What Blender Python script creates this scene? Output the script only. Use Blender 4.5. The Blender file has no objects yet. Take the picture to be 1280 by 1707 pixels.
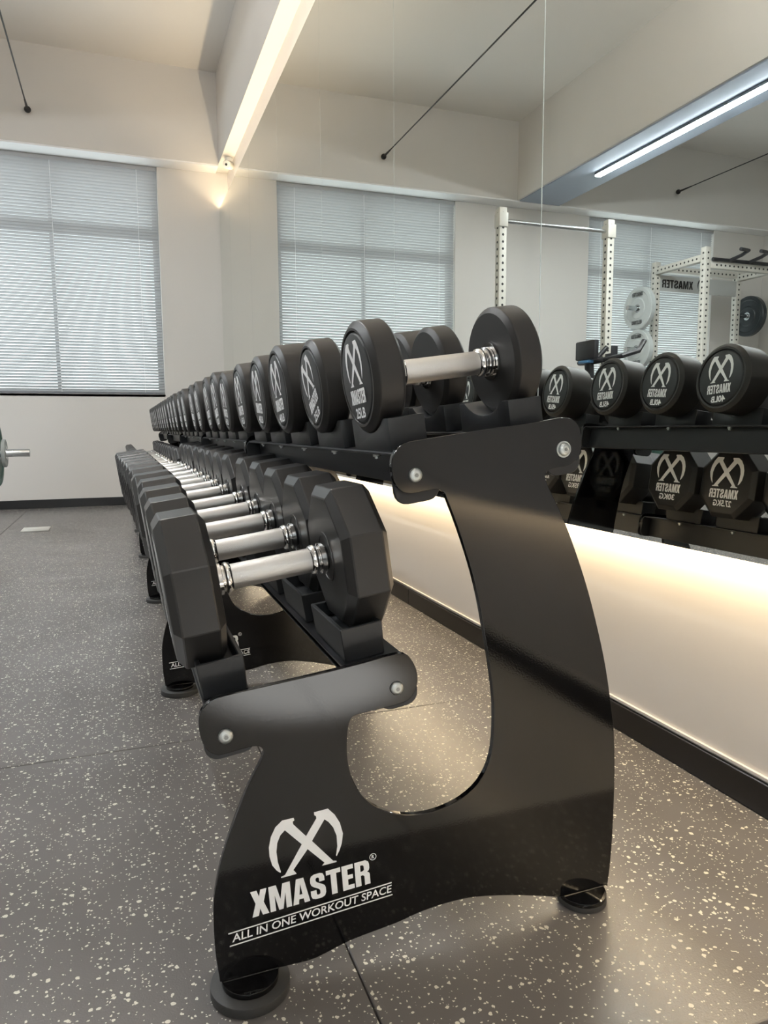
import bpy, bmesh, math, random
from mathutils import Vector, Matrix

# ------------------------------------------------------------------ camera
scene = bpy.context.scene
COL = scene.collection
YAW, PITCH, ROLL, FPX, EYE = 0.35199, 0.11587, 0.00567, 1196.6, 0.672
_f = Vector((math.sin(YAW) * math.cos(PITCH), math.cos(YAW) * math.cos(PITCH), -math.sin(PITCH)))
_r = Vector((math.cos(YAW), -math.sin(YAW), 0))
_d = _f.cross(_r)
_r2 = math.cos(ROLL) * _r + math.sin(ROLL) * _d
_d2 = -math.sin(ROLL) * _r + math.cos(ROLL) * _d
cam_data = bpy.data.cameras.new('camera')
cam = bpy.data.objects.new('camera', cam_data)
COL.objects.link(cam)
cam.matrix_world = Matrix(((_r2.x, -_d2.x, -_f.x, 0), (_r2.y, -_d2.y, -_f.y, 0), (_r2.z, -_d2.z, -_f.z, EYE), (0, 0, 0, 1)))
cam_data.sensor_fit = 'HORIZONTAL'
cam_data.sensor_width = 36
cam_data.lens = 36 * FPX / 1280
cam_data.clip_start = 0.02
cam_data.clip_end = 200
scene.camera = cam

# ------------------------------------------------------------------ world, exposure, large lights
world = bpy.data.worlds.new('sky')
scene.world = world
world.use_nodes = True
bg = world.node_tree.nodes['Background']
bg.inputs[0].default_value = (0.94, 0.97, 1.0, 1)
bg.inputs[1].default_value = 3.0
scene.view_settings.view_transform = 'Standard'
scene.view_settings.look = 'None'
scene.view_settings.gamma = 1
scene.view_settings.use_curve_mapping = False
scene.view_settings.exposure = 0.20
scene.cycles.use_denoising = True
LAMP_STRENGTH = 150.0
COVE_TOP_W = 19.0
COVE_LOW_W = 17.0


def area_light(name, loc, rot, sx, sy, power, color):
    l = bpy.data.lights.new(name, 'AREA')
    l.shape = 'RECTANGLE'; l.size = sx; l.size_y = sy; l.energy = power; l.color = color
    o = bpy.data.objects.new(name, l); o.location = loc; o.rotation_euler = rot
    COL.objects.link(o)
    return o


# ------------------------------------------------------------------ layout constants (metres)
XM = 0.947          # mirror face
XW = 1.03           # wall behind the mirror
YF = 6.85           # far wall
YB = -4.6           # wall behind the camera
XL = -5.53          # left wall
ZC = 3.72           # ceiling
ZS = 2.965          # underside of the beams
YP = 0.80           # front face of the first rack plate
PITCH_M = 1.055     # rack module length
TILT = math.radians(7.8)

# ------------------------------------------------------------------ materials
MATS = {}


def mat(name, color=(0.5, 0.5, 0.5), rough=0.5, metal=0.0, bump=0.0, bscale=200.0, var=0.0, vscale=6.0,
        emit=None, estr=0.0, coat=0.0, spec=0.5):
    if name in MATS:
        return MATS[name]
    m = bpy.data.materials.new(name)
    m.use_nodes = True
    nt = m.node_tree
    b = nt.nodes['Principled BSDF']
    b.inputs['Base Color'].default_value = (*color, 1)
    b.inputs['Roughness'].default_value = rough
    b.inputs['Metallic'].default_value = metal
    b.inputs['Specular IOR Level'].default_value = spec
    b.inputs['Coat Weight'].default_value = coat
    if emit:
        b.inputs['Emission Color'].default_value = (*emit, 1)
        b.inputs['Emission Strength'].default_value = estr
    tc = nt.nodes.new('ShaderNodeTexCoord')
    if bump:
        n = nt.nodes.new('ShaderNodeTexNoise'); n.inputs['Scale'].default_value = bscale; n.inputs['Detail'].default_value = 3
        nt.links.new(tc.outputs['Object'], n.inputs['Vector'])
        bp = nt.nodes.new('ShaderNodeBump'); bp.inputs['Strength'].default_value = bump; bp.inputs['Distance'].default_value = 0.001
        nt.links.new(n.outputs['Fac'], bp.inputs['Height'])
        nt.links.new(bp.outputs['Normal'], b.inputs['Normal'])
    if var:
        n2 = nt.nodes.new('ShaderNodeTexNoise'); n2.inputs['Scale'].default_value = vscale; n2.inputs['Detail'].default_value = 4
        nt.links.new(tc.outputs['Object'], n2.inputs['Vector'])
        r = nt.nodes.new('ShaderNodeMapRange')
        r.inputs['To Min'].default_value = 1 - var; r.inputs['To Max'].default_value = 1 + var
        nt.links.new(n2.outputs['Fac'], r.inputs['Value'])
        mx = nt.nodes.new('ShaderNodeVectorMath'); mx.operation = 'SCALE'
        mx.inputs[0].default_value = color
        nt.links.new(r.outputs['Result'], mx.inputs['Scale'])
        nt.links.new(mx.outputs['Vector'], b.inputs['Base Color'])
    MATS[name] = m
    return m


def flecked_rubber():
    m = bpy.data.materials.new('flecked_rubber'); m.use_nodes = True
    nt = m.node_tree; b = nt.nodes['Principled BSDF']
    L = nt.links.new
    geo = nt.nodes.new('ShaderNodeNewGeometry')
    wob = nt.nodes.new('ShaderNodeTexNoise'); wob.inputs['Scale'].default_value = 150; wob.inputs['Detail'].default_value = 2
    L(geo.outputs['Position'], wob.inputs['Vector'])
    sc = nt.nodes.new('ShaderNodeVectorMath'); sc.operation = 'SCALE'; sc.inputs['Scale'].default_value = 0.006
    L(wob.outputs['Color'], sc.inputs[0])
    ad = nt.nodes.new('ShaderNodeVectorMath'); ad.operation = 'ADD'
    L(geo.outputs['Position'], ad.inputs[0]); L(sc.outputs[0], ad.inputs[1])

    def layer(scale, prob, rad):
        v = nt.nodes.new('ShaderNodeTexVoronoi'); v.voronoi_dimensions = '2D'; v.inputs['Scale'].default_value = scale
        L(ad.outputs[0], v.inputs['Vector'])
        sep = nt.nodes.new('ShaderNodeSeparateColor'); L(v.outputs['Color'], sep.inputs[0])
        on = nt.nodes.new('ShaderNodeMath'); on.operation = 'LESS_THAN'; on.inputs[1].default_value = prob
        L(sep.outputs[0], on.inputs[0])
        sz = nt.nodes.new('ShaderNodeMath'); sz.operation = 'MULTIPLY'; sz.inputs[1].default_value = rad
        L(sep.outputs[1], sz.inputs[0])
        d = nt.nodes.new('ShaderNodeMath'); d.operation = 'LESS_THAN'
        L(v.outputs['Distance'], d.inputs[0]); L(sz.outputs[0], d.inputs[1])
        p = nt.nodes.new('ShaderNodeMath'); p.operation = 'MULTIPLY'
        L(on.outputs[0], p.inputs[0]); L(d.outputs[0], p.inputs[1])
        return p
    a = layer(120, 0.15, 0.40); c = layer(250, 0.17, 0.40)
    s = nt.nodes.new('ShaderNodeMath'); s.operation = 'MAXIMUM'
    L(a.outputs[0], s.inputs[0]); L(c.outputs[0], s.inputs[1])
    n = nt.nodes.new('ShaderNodeTexNoise'); n.inputs['Scale'].default_value = 3.0; n.inputs['Detail'].default_value = 5
    L(geo.outputs['Position'], n.inputs['Vector'])
    cr = nt.nodes.new('ShaderNodeValToRGB')
    cr.color_ramp.elements[0].position = 0.3; cr.color_ramp.elements[0].color = (0.122, 0.113, 0.110, 1)
    cr.color_ramp.elements[1].position = 0.7; cr.color_ramp.elements[1].color = (0.170, 0.159, 0.155, 1)
    L(n.outputs['Fac'], cr.inputs[0])
    mx = nt.nodes.new('ShaderNodeMix'); mx.data_type = 'RGBA'
    L(s.outputs[0], mx.inputs[0]); L(cr.outputs[0], mx.inputs[6])
    mx.inputs[7].default_value = (0.66, 0.63, 0.55, 1)
    L(mx.outputs[2], b.inputs['Base Color'])
    b.inputs['Roughness'].default_value = 0.27
    n3 = nt.nodes.new('ShaderNodeTexNoise'); n3.inputs['Scale'].default_value = 420
    L(geo.outputs['Position'], n3.inputs['Vector'])
    bp = nt.nodes.new('ShaderNodeBump'); bp.inputs['Strength'].default_value = 0.22; bp.inputs['Distance'].default_value = 0.001
    L(n3.outputs['Fac'], bp.inputs['Height']); L(bp.outputs['Normal'], b.inputs['Normal'])
    return m


def glass_mat():
    m = bpy.data.materials.new('window_glass'); m.use_nodes = True
    nt = m.node_tree; nt.nodes.remove(nt.nodes['Principled BSDF'])
    o = nt.nodes['Material Output']
    t = nt.nodes.new('ShaderNodeBsdfTransparent'); t.inputs[0].default_value = (0.92, 0.96, 0.95, 1)
    g = nt.nodes.new('ShaderNodeBsdfGlossy'); g.inputs['Roughness'].default_value = 0.0
    x = nt.nodes.new('ShaderNodeMixShader'); x.inputs[0].default_value = 0.06
    nt.links.new(t.outputs[0], x.inputs[1]); nt.links.new(g.outputs[0], x.inputs[2]); nt.links.new(x.outputs[0], o.inputs[0])
    return m


def slat_mat():
    m = bpy.data.materials.new('blind_slat'); m.use_nodes = True
    nt = m.node_tree; b = nt.nodes['Principled BSDF']; o = nt.nodes['Material Output']
    b.inputs['Base Color'].default_value = (0.50, 0.505, 0.515, 1); b.inputs['Roughness'].default_value = 0.45
    t = nt.nodes.new('ShaderNodeBsdfTranslucent'); t.inputs[0].default_value = (0.55, 0.56, 0.58, 1)
    x = nt.nodes.new('ShaderNodeMixShader'); x.inputs[0].default_value = 0.2
    nt.links.new(b.outputs[0], x.inputs[1]); nt.links.new(t.outputs[0], x.inputs[2]); nt.links.new(x.outputs[0], o.inputs[0])
    return m


M_WALL = mat('wall_paint', (0.67, 0.645, 0.618), 0.7, bump=0.06, bscale=90, var=0.02, vscale=2)
M_CEIL = mat('ceiling_paint', (0.80, 0.768, 0.73), 0.75, bump=0.06, bscale=90)
M_LOW = mat('lower_wall_panel', (0.75, 0.71, 0.675), 0.55, var=0.03, vscale=3)
M_TILE = mat('cream_floor', (0.58, 0.56, 0.53), 0.2, var=0.05, vscale=2)
M_RUBMAT = flecked_rubber()
M_BLACKBASE = mat('black_skirting', (0.012, 0.011, 0.012), 0.3)
M_MIRROR = mat('mirror_glass', (0.80, 0.825, 0.79), 0.0, metal=1.0)
M_EDGE = mat('mirror_edge', (0.75, 0.8, 0.76), 0.2)
M_PLATE = mat('black_powder_coat', (0.002, 0.0019, 0.0024), 0.06, bump=0.035, bscale=420, spec=0.56)
M_RAIL = mat('black_rail', (0.012, 0.013, 0.016), 0.38, bump=0.05, bscale=420)
M_SADDLE = mat('black_plastic', (0.016, 0.017, 0.019), 0.42, bump=0.04, bscale=600)
M_RUBBER = mat('dumbbell_rubber', (0.021, 0.020, 0.020), 0.36, bump=0.05, bscale=700, var=0.12, vscale=25)
M_URETH = mat('urethane', (0.017, 0.0155, 0.015), 0.46, bump=0.02, bscale=700)
M_CAP = mat('urethane_cap', (0.019, 0.020, 0.022), 0.4)
M_CHROME = mat('chrome', (0.82, 0.82, 0.82), 0.08, metal=1.0)
M_KNURL = mat('knurled_steel', (0.70, 0.69, 0.68), 0.33, metal=1.0, bump=0.5, bscale=1400)
M_ZINC = mat('zinc_bolt', (0.55, 0.58, 0.58), 0.38, metal=1.0, bump=0.5, bscale=900)
M_WHITE = mat('white_print', (0.93, 0.93, 0.94), 0.5)
M_SOCK = mat('socket_shade', (0.30, 0.31, 0.31), 0.5, metal=0.9)
M_DARK = mat('dark_socket', (0.02, 0.02, 0.02), 0.6)
M_PAD = mat('foot_rubber', (0.035, 0.034, 0.033), 0.6, bump=0.1, bscale=500)
M_WELD = mat('weld_bead', (0.03, 0.029, 0.026), 0.3, bump=0.6, bscale=300)
M_SLAT = slat_mat()
M_GLASS = glass_mat()
M_ALU = mat('window_frame_grey', (0.20, 0.21, 0.22), 0.45)
M_LAMP = mat('lamp_diffuser', (0.9, 0.9, 0.9), 0.5, emit=(0.93, 0.98, 1.0), estr=LAMP_STRENGTH)
M_LAMPBODY = mat('lamp_body', (0.08, 0.09, 0.11), 0.5)
M_UP = mat('added_uplight_glow', (0.9, 0.9, 0.9), 0.5, emit=(1.0, 0.93, 0.85), estr=LAMP_STRENGTH * 1.1)  # warm upward glow, added to brighten the ceiling
M_LED = mat('led_strip', (0.9, 0.85, 0.7), 0.5, emit=(1.0, 0.80, 0.50), estr=6.0)
M_CABLE = mat('black_cable', (0.02, 0.018, 0.018), 0.5)
M_RACKW = mat('rack_cream_paint', (0.62, 0.60, 0.55), 0.4)
M_STEEL = mat('brushed_steel', (0.62, 0.64, 0.65), 0.22, metal=1.0)
M_PLATEW = mat('pale_bumper', (0.50, 0.53, 0.53), 0.5)
M_PLATEB = mat('black_bumper', (0.02, 0.026, 0.03), 0.35)
M_PLASTW = mat('white_plastic', (0.75, 0.74, 0.70), 0.35)
M_VINYL = mat('black_vinyl', (0.02, 0.02, 0.024), 0.4)
M_BLUE = mat('blue_trim', (0.08, 0.22, 0.42), 0.4)
M_SIGN = mat('brushed_sign', (0.58, 0.60, 0.60), 0.35, metal=0.6)


# ------------------------------------------------------------------ mesh helpers
class G:
    """collects simple shapes into one mesh"""

    def __init__(s):
        s.v = []; s.f = []

    def add(s, vs, fs):
        n = len(s.v); s.v += [tuple(x) for x in vs]; s.f += [tuple(i + n for i in f) for f in fs]
        return s

    def box(s, x0, x1, y0, y1, z0, z1):
        return s.add([(x0, y0, z0), (x1, y0, z0), (x1, y1, z0), (x0, y1, z0), (x0, y0, z1), (x1, y0, z1), (x1, y1, z1), (x0, y1, z1)],
                     [(3, 2, 1, 0), (4, 5, 6, 7), (0, 1, 5, 4), (1, 2, 6, 5), (2, 3, 7, 6), (3, 0, 4, 7)])

    def loft(s, rings, cap=True):
        n = len(rings[0]); vs = [p for r in rings for p in r]; fs = []
        for k in range(len(rings) - 1):
            for i in range(n):
                j = (i + 1) % n
                fs.append((k * n + i, k * n + j, (k + 1) * n + j, (k + 1) * n + i))
        if cap:
            fs.append(tuple(reversed(range(n)))); fs.append(tuple(range((len(rings) - 1) * n, len(rings) * n)))
        return s.add(vs, fs)

    def tube(s, p0, p1, r, n=12, r1=None):
        p0, p1 = Vector(p0), Vector(p1); d = (p1 - p0).normalized()
        a = d.orthogonal().normalized(); b = d.cross(a)
        rs = []
        for p, rr in ((p0, r), (p1, r if r1 is None else r1)):
            rs.append([p + rr * (math.cos(2 * math.pi * i / n) * a + math.sin(2 * math.pi * i / n) * b) for i in range(n)])
        return s.loft(rs)

    def path(s, pts, r, n=10):
        pts = [Vector(p) for p in pts]; rs = []
        up = Vector((0.3, 0.2, 1)).normalized()
        for i, p in enumerate(pts):
            d = (pts[min(i + 1, len(pts) - 1)] - pts[max(i - 1, 0)]).normalized()
            a = d.cross(up).normalized(); b = d.cross(a)
            rs.append([p + r * (math.cos(2 * math.pi * k / n) * a + math.sin(2 * math.pi * k / n) * b) for k in range(n)])
        return s.loft(rs)

    def lathe_x(s, prof, n=48, c=(0, 0, 0), ph=0.0):
        rs = []
        for x, r in prof:
            rs.append([(c[0] + x, c[1] + r * math.cos(2 * math.pi * i / n + ph), c[2] + r * math.sin(2 * math.pi * i / n + ph)) for i in range(n)])
        return s.loft(rs)

    def prism_xz(s, poly, y0, y1):
        """polygon in x,z extruded along y"""
        n = len(poly)
        a = sum(poly[i][0] * poly[(i + 1) % n][1] - poly[(i + 1) % n][0] * poly[i][1] for i in range(n))
        if a < 0:
            poly = poly[::-1]
        return s.add([(x, y0, z) for x, z in poly] + [(x, y1, z) for x, z in poly],
                     [tuple(range(n)), tuple(reversed(range(n, 2 * n)))] + [(j, i, i + n, j + n) for i, j in ((k, (k + 1) % n) for k in range(n))])

    def mesh(s, name, m=None, bevel=0.0, seg=2, angle=35):
        me = bpy.data.meshes.new(name)
        me.from_pydata(s.v, [], s.f)
        bm = bmesh.new(); bm.from_mesh(me)
        bmesh.ops.recalc_face_normals(bm, faces=bm.faces)
        if bevel:
            es = [e for e in bm.edges if len(e.link_faces) == 2 and e.calc_face_angle(0) > math.radians(28)]
            bmesh.ops.bevel(bm, geom=es, offset=bevel, segments=seg, affect='EDGES', profile=0.5)
        bm.to_mesh(me); bm.free()
        me.shade_smooth(); me.set_sharp_from_angle(angle=math.radians(angle))
        if m:
            me.materials.append(m)
        return me


def put(name, me, parent=None, loc=(0, 0, 0), rot=(0, 0, 0)):
    o = bpy.data.objects.new(name, me); COL.objects.link(o)
    o.parent = parent; o.location = loc; o.rotation_euler = rot
    return o


def empty(name, loc=(0, 0, 0), rot=(0, 0, 0)):
    o = bpy.data.objects.new(name, None); o.empty_display_size = 0.05; COL.objects.link(o)
    o.location = loc; o.rotation_euler = rot
    return o


def tag(o, label, cat, group=None):
    o['label'] = label; o['category'] = cat
    if group:
        o['group'] = group
    return o


def struct(name, me, label=None):
    o = put(name, me); o['kind'] = 'structure'
    if label:
        o['label'] = label
    return o


def wpart(name, g, m, parent, bevel=0.0, seg=2):
    """part built in world coordinates, parented to an unrotated empty or object"""
    off = Vector((0, 0, 0)); p = parent
    while p is not None:
        off += p.location; p = p.parent
    return put(name, g.mesh(name, m, bevel, seg), parent, loc=-off)


# ------------------------------------------------------------------ lettering (flat print, thin raised)
GLYPH = {
    'X': (0.62, [[(0, 0), (.235, 0), (.31, .27), (.385, 0), (.62, 0), (.46, .5), (.61, 1), (.38, 1), (.31, .74), (.24, 1), (.01, 1), (.16, .5)]]),
    'M': (0.80, [[(0, 0), (.2, 0), (.2, .62), (.32, 0), (.48, 0), (.6, .62), (.6, 0), (.8, 0), (.8, 1), (.52, 1), (.4, .42), (.28, 1), (0, 1)]]),
    'A': (0.64, [[(0, 0), (.21, 0), (.235, .18), (.32, .18), (.32, .36), (.265, .36), (.32, .78), (.32, 1), (.18, 1)],
                 [(.64, 0), (.43, 0), (.405, .18), (.32, .18), (.32, .36), (.375, .36), (.32, .78), (.32, 1), (.46, 1)]]),
    'S': (0.58, [[(0, .36), (0, .17), (.05, .05), (.17, 0), (.41, 0), (.53, .05), (.58, .18), (.58, .36), (.55, .46), (.45, .54), (.26, .66), (.22, .72), (.22, .8),
                  (.25, .84), (.32, .84), (.355, .8), (.355, .66), (.56, .66), (.56, .82), (.51, .95), (.39, 1), (.18, 1), (.06, .95), (.01, .83), (.01, .68), (.04, .58),
                  (.14, .49), (.32, .38), (.36, .31), (.36, .2), (.33, .16), (.25, .16), (.22, .2), (.22, .36)]]),
    'T': (0.56, [[(.17, 0), (.39, 0), (.39, .82), (.56, .82), (.56, 1), (0, 1), (0, .82), (.17, .82)]]),
    'E': (0.46, [[(0, 0), (.46, 0), (.46, .18), (.22, .18), (.22, .42), (.42, .42), (.42, .59), (.22, .59), (.22, .82), (.45, .82), (.45, 1), (0, 1)]]),
    'R': (0.58, [[(0, 0), (.22, 0), (.22, 1), (0, 1)],
                 [(.22, .83), (.31, .83), (.36, .78), (.36, .63), (.31, .58), (.22, .58), (.22, .42), (.3, .42), (.36, .37), (.36, 0), (.58, 0), (.58, .38), (.56, .46),
                  (.48, .51), (.55, .56), (.58, .65), (.58, .8), (.55, .92), (.44, 1), (.22, 1)]]),
}


def word_polys(word, gap=0.05):
    x = 0; polys = []
    for ch in word:
        w, ps = GLYPH[ch]
        polys += [[(px + x, py) for px, py in p] for p in ps]
        x += w + gap
    w = x - gap
    return [[(px / w, py) for px, py in p] for p in polys]


WORD = word_polys('XMASTER')
LOGO_A=[(0.1762,0.2096), (0.1771,0.2064), (0.1750,0.2049), (0.1755,0.2016), (0.1907,0.1835), (0.1993,0.1741), (0.2244,0.1439), (0.2286,0.1430), (0.2289,0.1413), 
    (0.2102,0.1405), (0.2133,0.1441), (0.1920,0.1668), (0.1652,0.1961), (0.1596,0.1906), (0.1558,0.1819), (0.1545,0.1708), (0.1560,0.1571), (0.1593,0.1448), 
    (0.1589,0.1430), (0.1545,0.1469), (0.1492,0.1548), (0.1461,0.1669), (0.1456,0.1784), (0.1483,0.1911), (0.1539,0.2022), (0.1622,0.2090)]
LOGO_B=[(0.2012,0.2117), (0.2187,0.2130), (0.2271,0.2036), (0.2336,0.1916), (0.2373,0.1771), (0.2358,0.1646), (0.2326,0.1555), (0.2288,0.1488), (0.2283,0.1505), 
    (0.2300,0.1620), (0.2292,0.1759), (0.2250,0.1875), (0.2194,0.1955), (0.2142,0.2000), (0.1983,0.1756), (0.1920,0.1654), (0.1745,0.1432), (0.1772,0.1397), 
    (0.1784,0.1374), (0.1597,0.1364), (0.1592,0.1377), (0.1643,0.1394), (0.1847,0.1728), (0.1910,0.1834), (0.2041,0.2034), (0.2036,0.2064), (0.2017,0.2077)]


def logo_unit():
    a = math.radians(-3.9)
    def rot(p):
        return (p[0] * math.cos(a) - p[1] * math.sin(a), p[0] * math.sin(a) + p[1] * math.cos(a))
    ps = [[rot(p) for p in LOGO_A], [rot(p) for p in LOGO_B]]
    xs = [p[0] for q in ps for p in q]; zs = [p[1] for q in ps for p in q]
    w = max(xs) - min(xs); h = max(zs) - min(zs)
    return [[((x - min(xs)) / w, (z - min(zs)) / h) for x, z in q] for q in ps]


LOGO_UNIT = logo_unit()
_dg = None


def text_polys_mesh(body, offset=0.0):
    """unit-square mesh data (verts 2d, faces) of a text in the built-in font"""
    cu = bpy.data.curves.new('t', 'FONT'); cu.body = body; cu.offset = offset; cu.resolution_u = 3
    o = bpy.data.objects.new('t', cu); COL.objects.link(o)
    dg = bpy.context.evaluated_depsgraph_get(); dg.update()
    me = bpy.data.meshes.new_from_object(o.evaluated_get(dg))
    vs = [(v.co.x, v.co.y) for v in me.vertices]; fs = [tuple(p.vertices) for p in me.polygons]
    bpy.data.objects.remove(o); bpy.data.curves.remove(cu); bpy.data.meshes.remove(me)
    x0 = min(v[0] for v in vs); x1 = max(v[0] for v in vs); y0 = min(v[1] for v in vs); y1 = max(v[1] for v in vs)
    return [((a - x0) / (x1 - x0), (b - y0) / (y1 - y0)) for a, b in vs], fs


_TC = {}


def text_data(body, offset=0.0):
    if (body, offset) not in _TC:
        _TC[(body, offset)] = text_polys_mesh(body, offset)
    return _TC[(body, offset)]


def print_polys(g, polys, org, u, v, nrm, lift=0.0004):
    """flat printed polygons: unit coords -> org + a*u + b*v, lifted along nrm"""
    org, u, v, nrm = Vector(org), Vector(u), Vector(v), Vector(nrm)
    for k, p in enumerate(polys):
        g.add([org + a * u + b * v + nrm * (lift + 0.00012 * k) for a, b in p], [tuple(range(len(p)))])


def print_text(g, data, org, u, v, nrm, lift=0.0004):
    org, u, v, nrm = Vector(org), Vector(u), Vector(v), Vector(nrm)
    vs, fs = data
    g.add([org + a * u + b * v + nrm * lift for a, b in vs], fs)


def flat_mesh(g, name, m):
    me = bpy.data.meshes.new(name); me.from_pydata(g.v, [], g.f); me.materials.append(m)
    return me

# ------------------------------------------------------------------ structure: floor, walls, ceiling, beams
floor = struct('floor', G().box(XL, XW, YB, YF, -0.10, -0.012).mesh('floor', M_TILE))
for i in range(-6, 1):
    for j in range(0, 7):
        x0 = max(XL, 0.25 + i); x1 = min(XW, 1.25 + i); y0 = 0.55 + j; y1 = min(YF, 1.55 + j)
        if x1 - x0 < 0.02 or y1 - y0 < 0.02:
            continue
        wpart('rubber_mat', G().box(x0 + .0012, x1 - .0012, y0 + .0012, y1 - .0012, -0.012, 0.0), M_RUBMAT, floor, bevel=0.0012, seg=1)
for i in range(7):
    wpart('floor_tile', G().box(max(XL, 0.43 - 1.0 * i) + .001, min(XW, 1.43 - 1.0 * i) - .001, YB, 0.549, -0.012, -0.004), M_TILE, floor, bevel=0.001, seg=1)

struct('ceiling', G().box(XL, XW, YB, YF, ZC, ZC + 0.1).mesh('ceiling', M_CEIL))
WIN = [(-1.41, 0.418), (-4.76, -3.02)]
WZ0, WZ1 = 0.985, ZS - .014
g = G()
xs = [XL, WIN[1][0], WIN[1][1], WIN[0][0], WIN[0][1], XW]
for k in (0, 2, 4):
    g.box(xs[k], xs[k + 1], YF, YF + 0.2, -0.1, ZC)
for a, b in WIN:
    g.box(a, b, YF, YF + 0.2, -0.1, WZ0); g.box(a, b, YF, YF + 0.2, WZ1, ZC)
struct('wall_far', g.mesh('wall_far', M_WALL))
struct('wall_right', G().box(XW, XW + 0.15, YB, YF, 0, ZC).mesh('wall_right', M_LOW))
struct('wall_left', G().box(XL - 0.15, XL, YB, YF, -0.1, ZC).mesh('wall_left', M_WALL))
g = G()
ADDED_WIN = [(-4.6, -2.9), (-1.9, -0.4)]  # unseen back windows, added to let daylight in from behind the camera
bx = [XL, -4.6, -2.9, -1.9, -0.4, XW]
for k in (0, 2, 4):
    g.box(bx[k], bx[k + 1], YB - 0.2, YB, -0.1, ZC)
for a, b in ADDED_WIN:
    g.box(a, b, YB - 0.2, YB, -0.1, 0.9); g.box(a, b, YB - 0.2, YB, 2.9, ZC)
struct('wall_back', g.mesh('wall_back', M_WALL))
# beams under the ceiling
struct('trim_1', G().box(XL, XW, 6.66, YF, ZS, ZC).mesh('trim_1', M_WALL), 'plaster beam across the top of the far windows')
struct('trim_2', G().box(0.925, XW, YB, 6.66, ZS, ZC).mesh('trim_2', M_WALL), 'plaster beam running above the mirror')
struct('trim_3', G().box(-2.52, -2.015, YB, 6.66, ZS, ZC).mesh('trim_3', M_WALL), 'deep ceiling beam with a strip light below')
struct('trim_5', G().box(-2.50, -2.035, YB, 6.65, ZS - .012, ZS - .0005).mesh('trim_5', mat('blue_grey_board', (0.33, 0.38, 0.46), 0.5)), 'blue grey board under the deep ceiling beam')
struct('trim_6', G().box(XL, .924, 6.662, YF - .001, ZS - .014, ZS - .0005).mesh('trim_6', mat('bright_soffit_paint', (0.88, 0.87, 0.87), 0.35)), 'added white board under the far beam, painted bright for its window light')  # board added under the soffit; its brightness in window light is painted on
# skirting boards
bb = struct('baseboard_right', G().box(XW - .010, XW, YB, YF, -0.004, 0.055).mesh('baseboard_right', M_BLACKBASE))
yy = [YB, -1.5, 0.4, 2.50, 4.55, YF]
for a, b in zip(yy[:-1], yy[1:]):
    wpart('skirting_strip', G().box(XW - .014, XW - .010, a + .001, b - .001, 0.001, 0.060), M_BLACKBASE, bb, bevel=0.0015, seg=1)
wpart('skirting_bead', G().box(XW - .006, XW, YB, YF, 0.061, 0.067), M_LOW, bb)
struct('baseboard_far', G().box(XL, XW - .015, YF - .012, YF, 0.001, 0.075).mesh('baseboard_far', M_BLACKBASE))

# windows with frames, panes and blinds
for n, (a, b) in enumerate(WIN):
    wf = struct('window_%d' % (n + 1), G().box(a, b, YF + .10, YF + .14, WZ0, WZ0 + .05).box(a, b, YF + .10, YF + .14, WZ1 - .05, WZ1)
                .box(a, a + .05, YF + .10, YF + .14, WZ0 + .05, WZ1 - .05).box(b - .05, b, YF + .10, YF + .14, WZ0 + .05, WZ1 - .05).mesh('window_frame', M_ALU))
    mid = -0.46 if n == 0 else (a + b) / 2
    zt = 2.40
    wpart('transom', G().box(a + .05, b - .05, YF + .10, YF + .14, zt - .045, zt + .045), M_ALU, wf)
    wpart('mullion', G().box(mid - .016, mid + .016, YF + .10, YF + .14, WZ0 + .05, zt - .045), M_ALU, wf)
    wpart('mullion', G().box(mid - .016, mid + .016, YF + .10, YF + .14, zt + .045, WZ1 - .05), M_ALU, wf)
    for p, q in ((a + .05, mid - .016), (mid + .016, b - .05)):
        for z0, z1 in ((WZ0 + .05, zt - .045), (zt + .045, WZ1 - .05)):
            wpart('pane', G().box(p, q, YF + .118, YF + .122, z0, z1), M_GLASS, wf)
    wpart('window_sill', G().box(a, b, YF + .0, YF + .10, WZ0 - .02, WZ0 + .001), M_LOW, wf)
    bl = empty('venetian_blind', ((a + b) / 2, YF + .03, WZ0 + .002))
    tag(bl, ['grey venetian blind over the far window nearest the mirror', 'grey venetian blind seen in the mirror beyond the deep ceiling beam'][n],
        'window blind', 'venetian blinds on the far wall')
    wpart('headrail', G().box(a + .004, b - .004, YF + .012, YF + .046, WZ1 - .036, WZ1 - .002), M_SLAT, bl)
    wpart('bottom_rail', G().box(a + .004, b - .004, YF + .018, YF + .042, WZ0 + .003, WZ0 + .022), mat('bottom_rail_grey', (0.16, 0.17, 0.185), 0.4), bl, bevel=.003)
    w = 0.0264; ta = math.radians(-52); g = G(); prof = []
    for i in range(5):
        t = (i / 4 - 0.5) * w; cv = 0.0016 * (1 - (2 * i / 4 - 1) ** 2)
        prof.append((t * math.cos(ta) - cv * math.sin(ta), t * math.sin(ta) + cv * math.cos(ta)))
    lo, hi = a + .006 - (a + b) / 2, b - .006 - (a + b) / 2
    g.add([(lo, y, z) for y, z in prof] + [(hi, y, z) for y, z in prof], [(i, i + 1, i + 6, i + 5) for i in range(4)])
    sm = bpy.data.meshes.new('slat'); sm.from_pydata(g.v, [], g.f); sm.shade_smooth(); sm.materials.append(M_SLAT)
    ns = 74; z0 = WZ0 + .034; z1 = WZ1 - .046
    for i in range(ns):
        put('slat', sm, bl, loc=(0, 0, z0 + (z1 - z0) * i / (ns - 1) - WZ0 - .002))
    for cx in (a + .17, mid + .02, b - .17):
        wpart('ladder_cord', G().tube((cx, YF + .016, WZ0 + .02), (cx, YF + .016, WZ1 - .03), .0012, 6), M_WHITE, bl)
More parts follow.
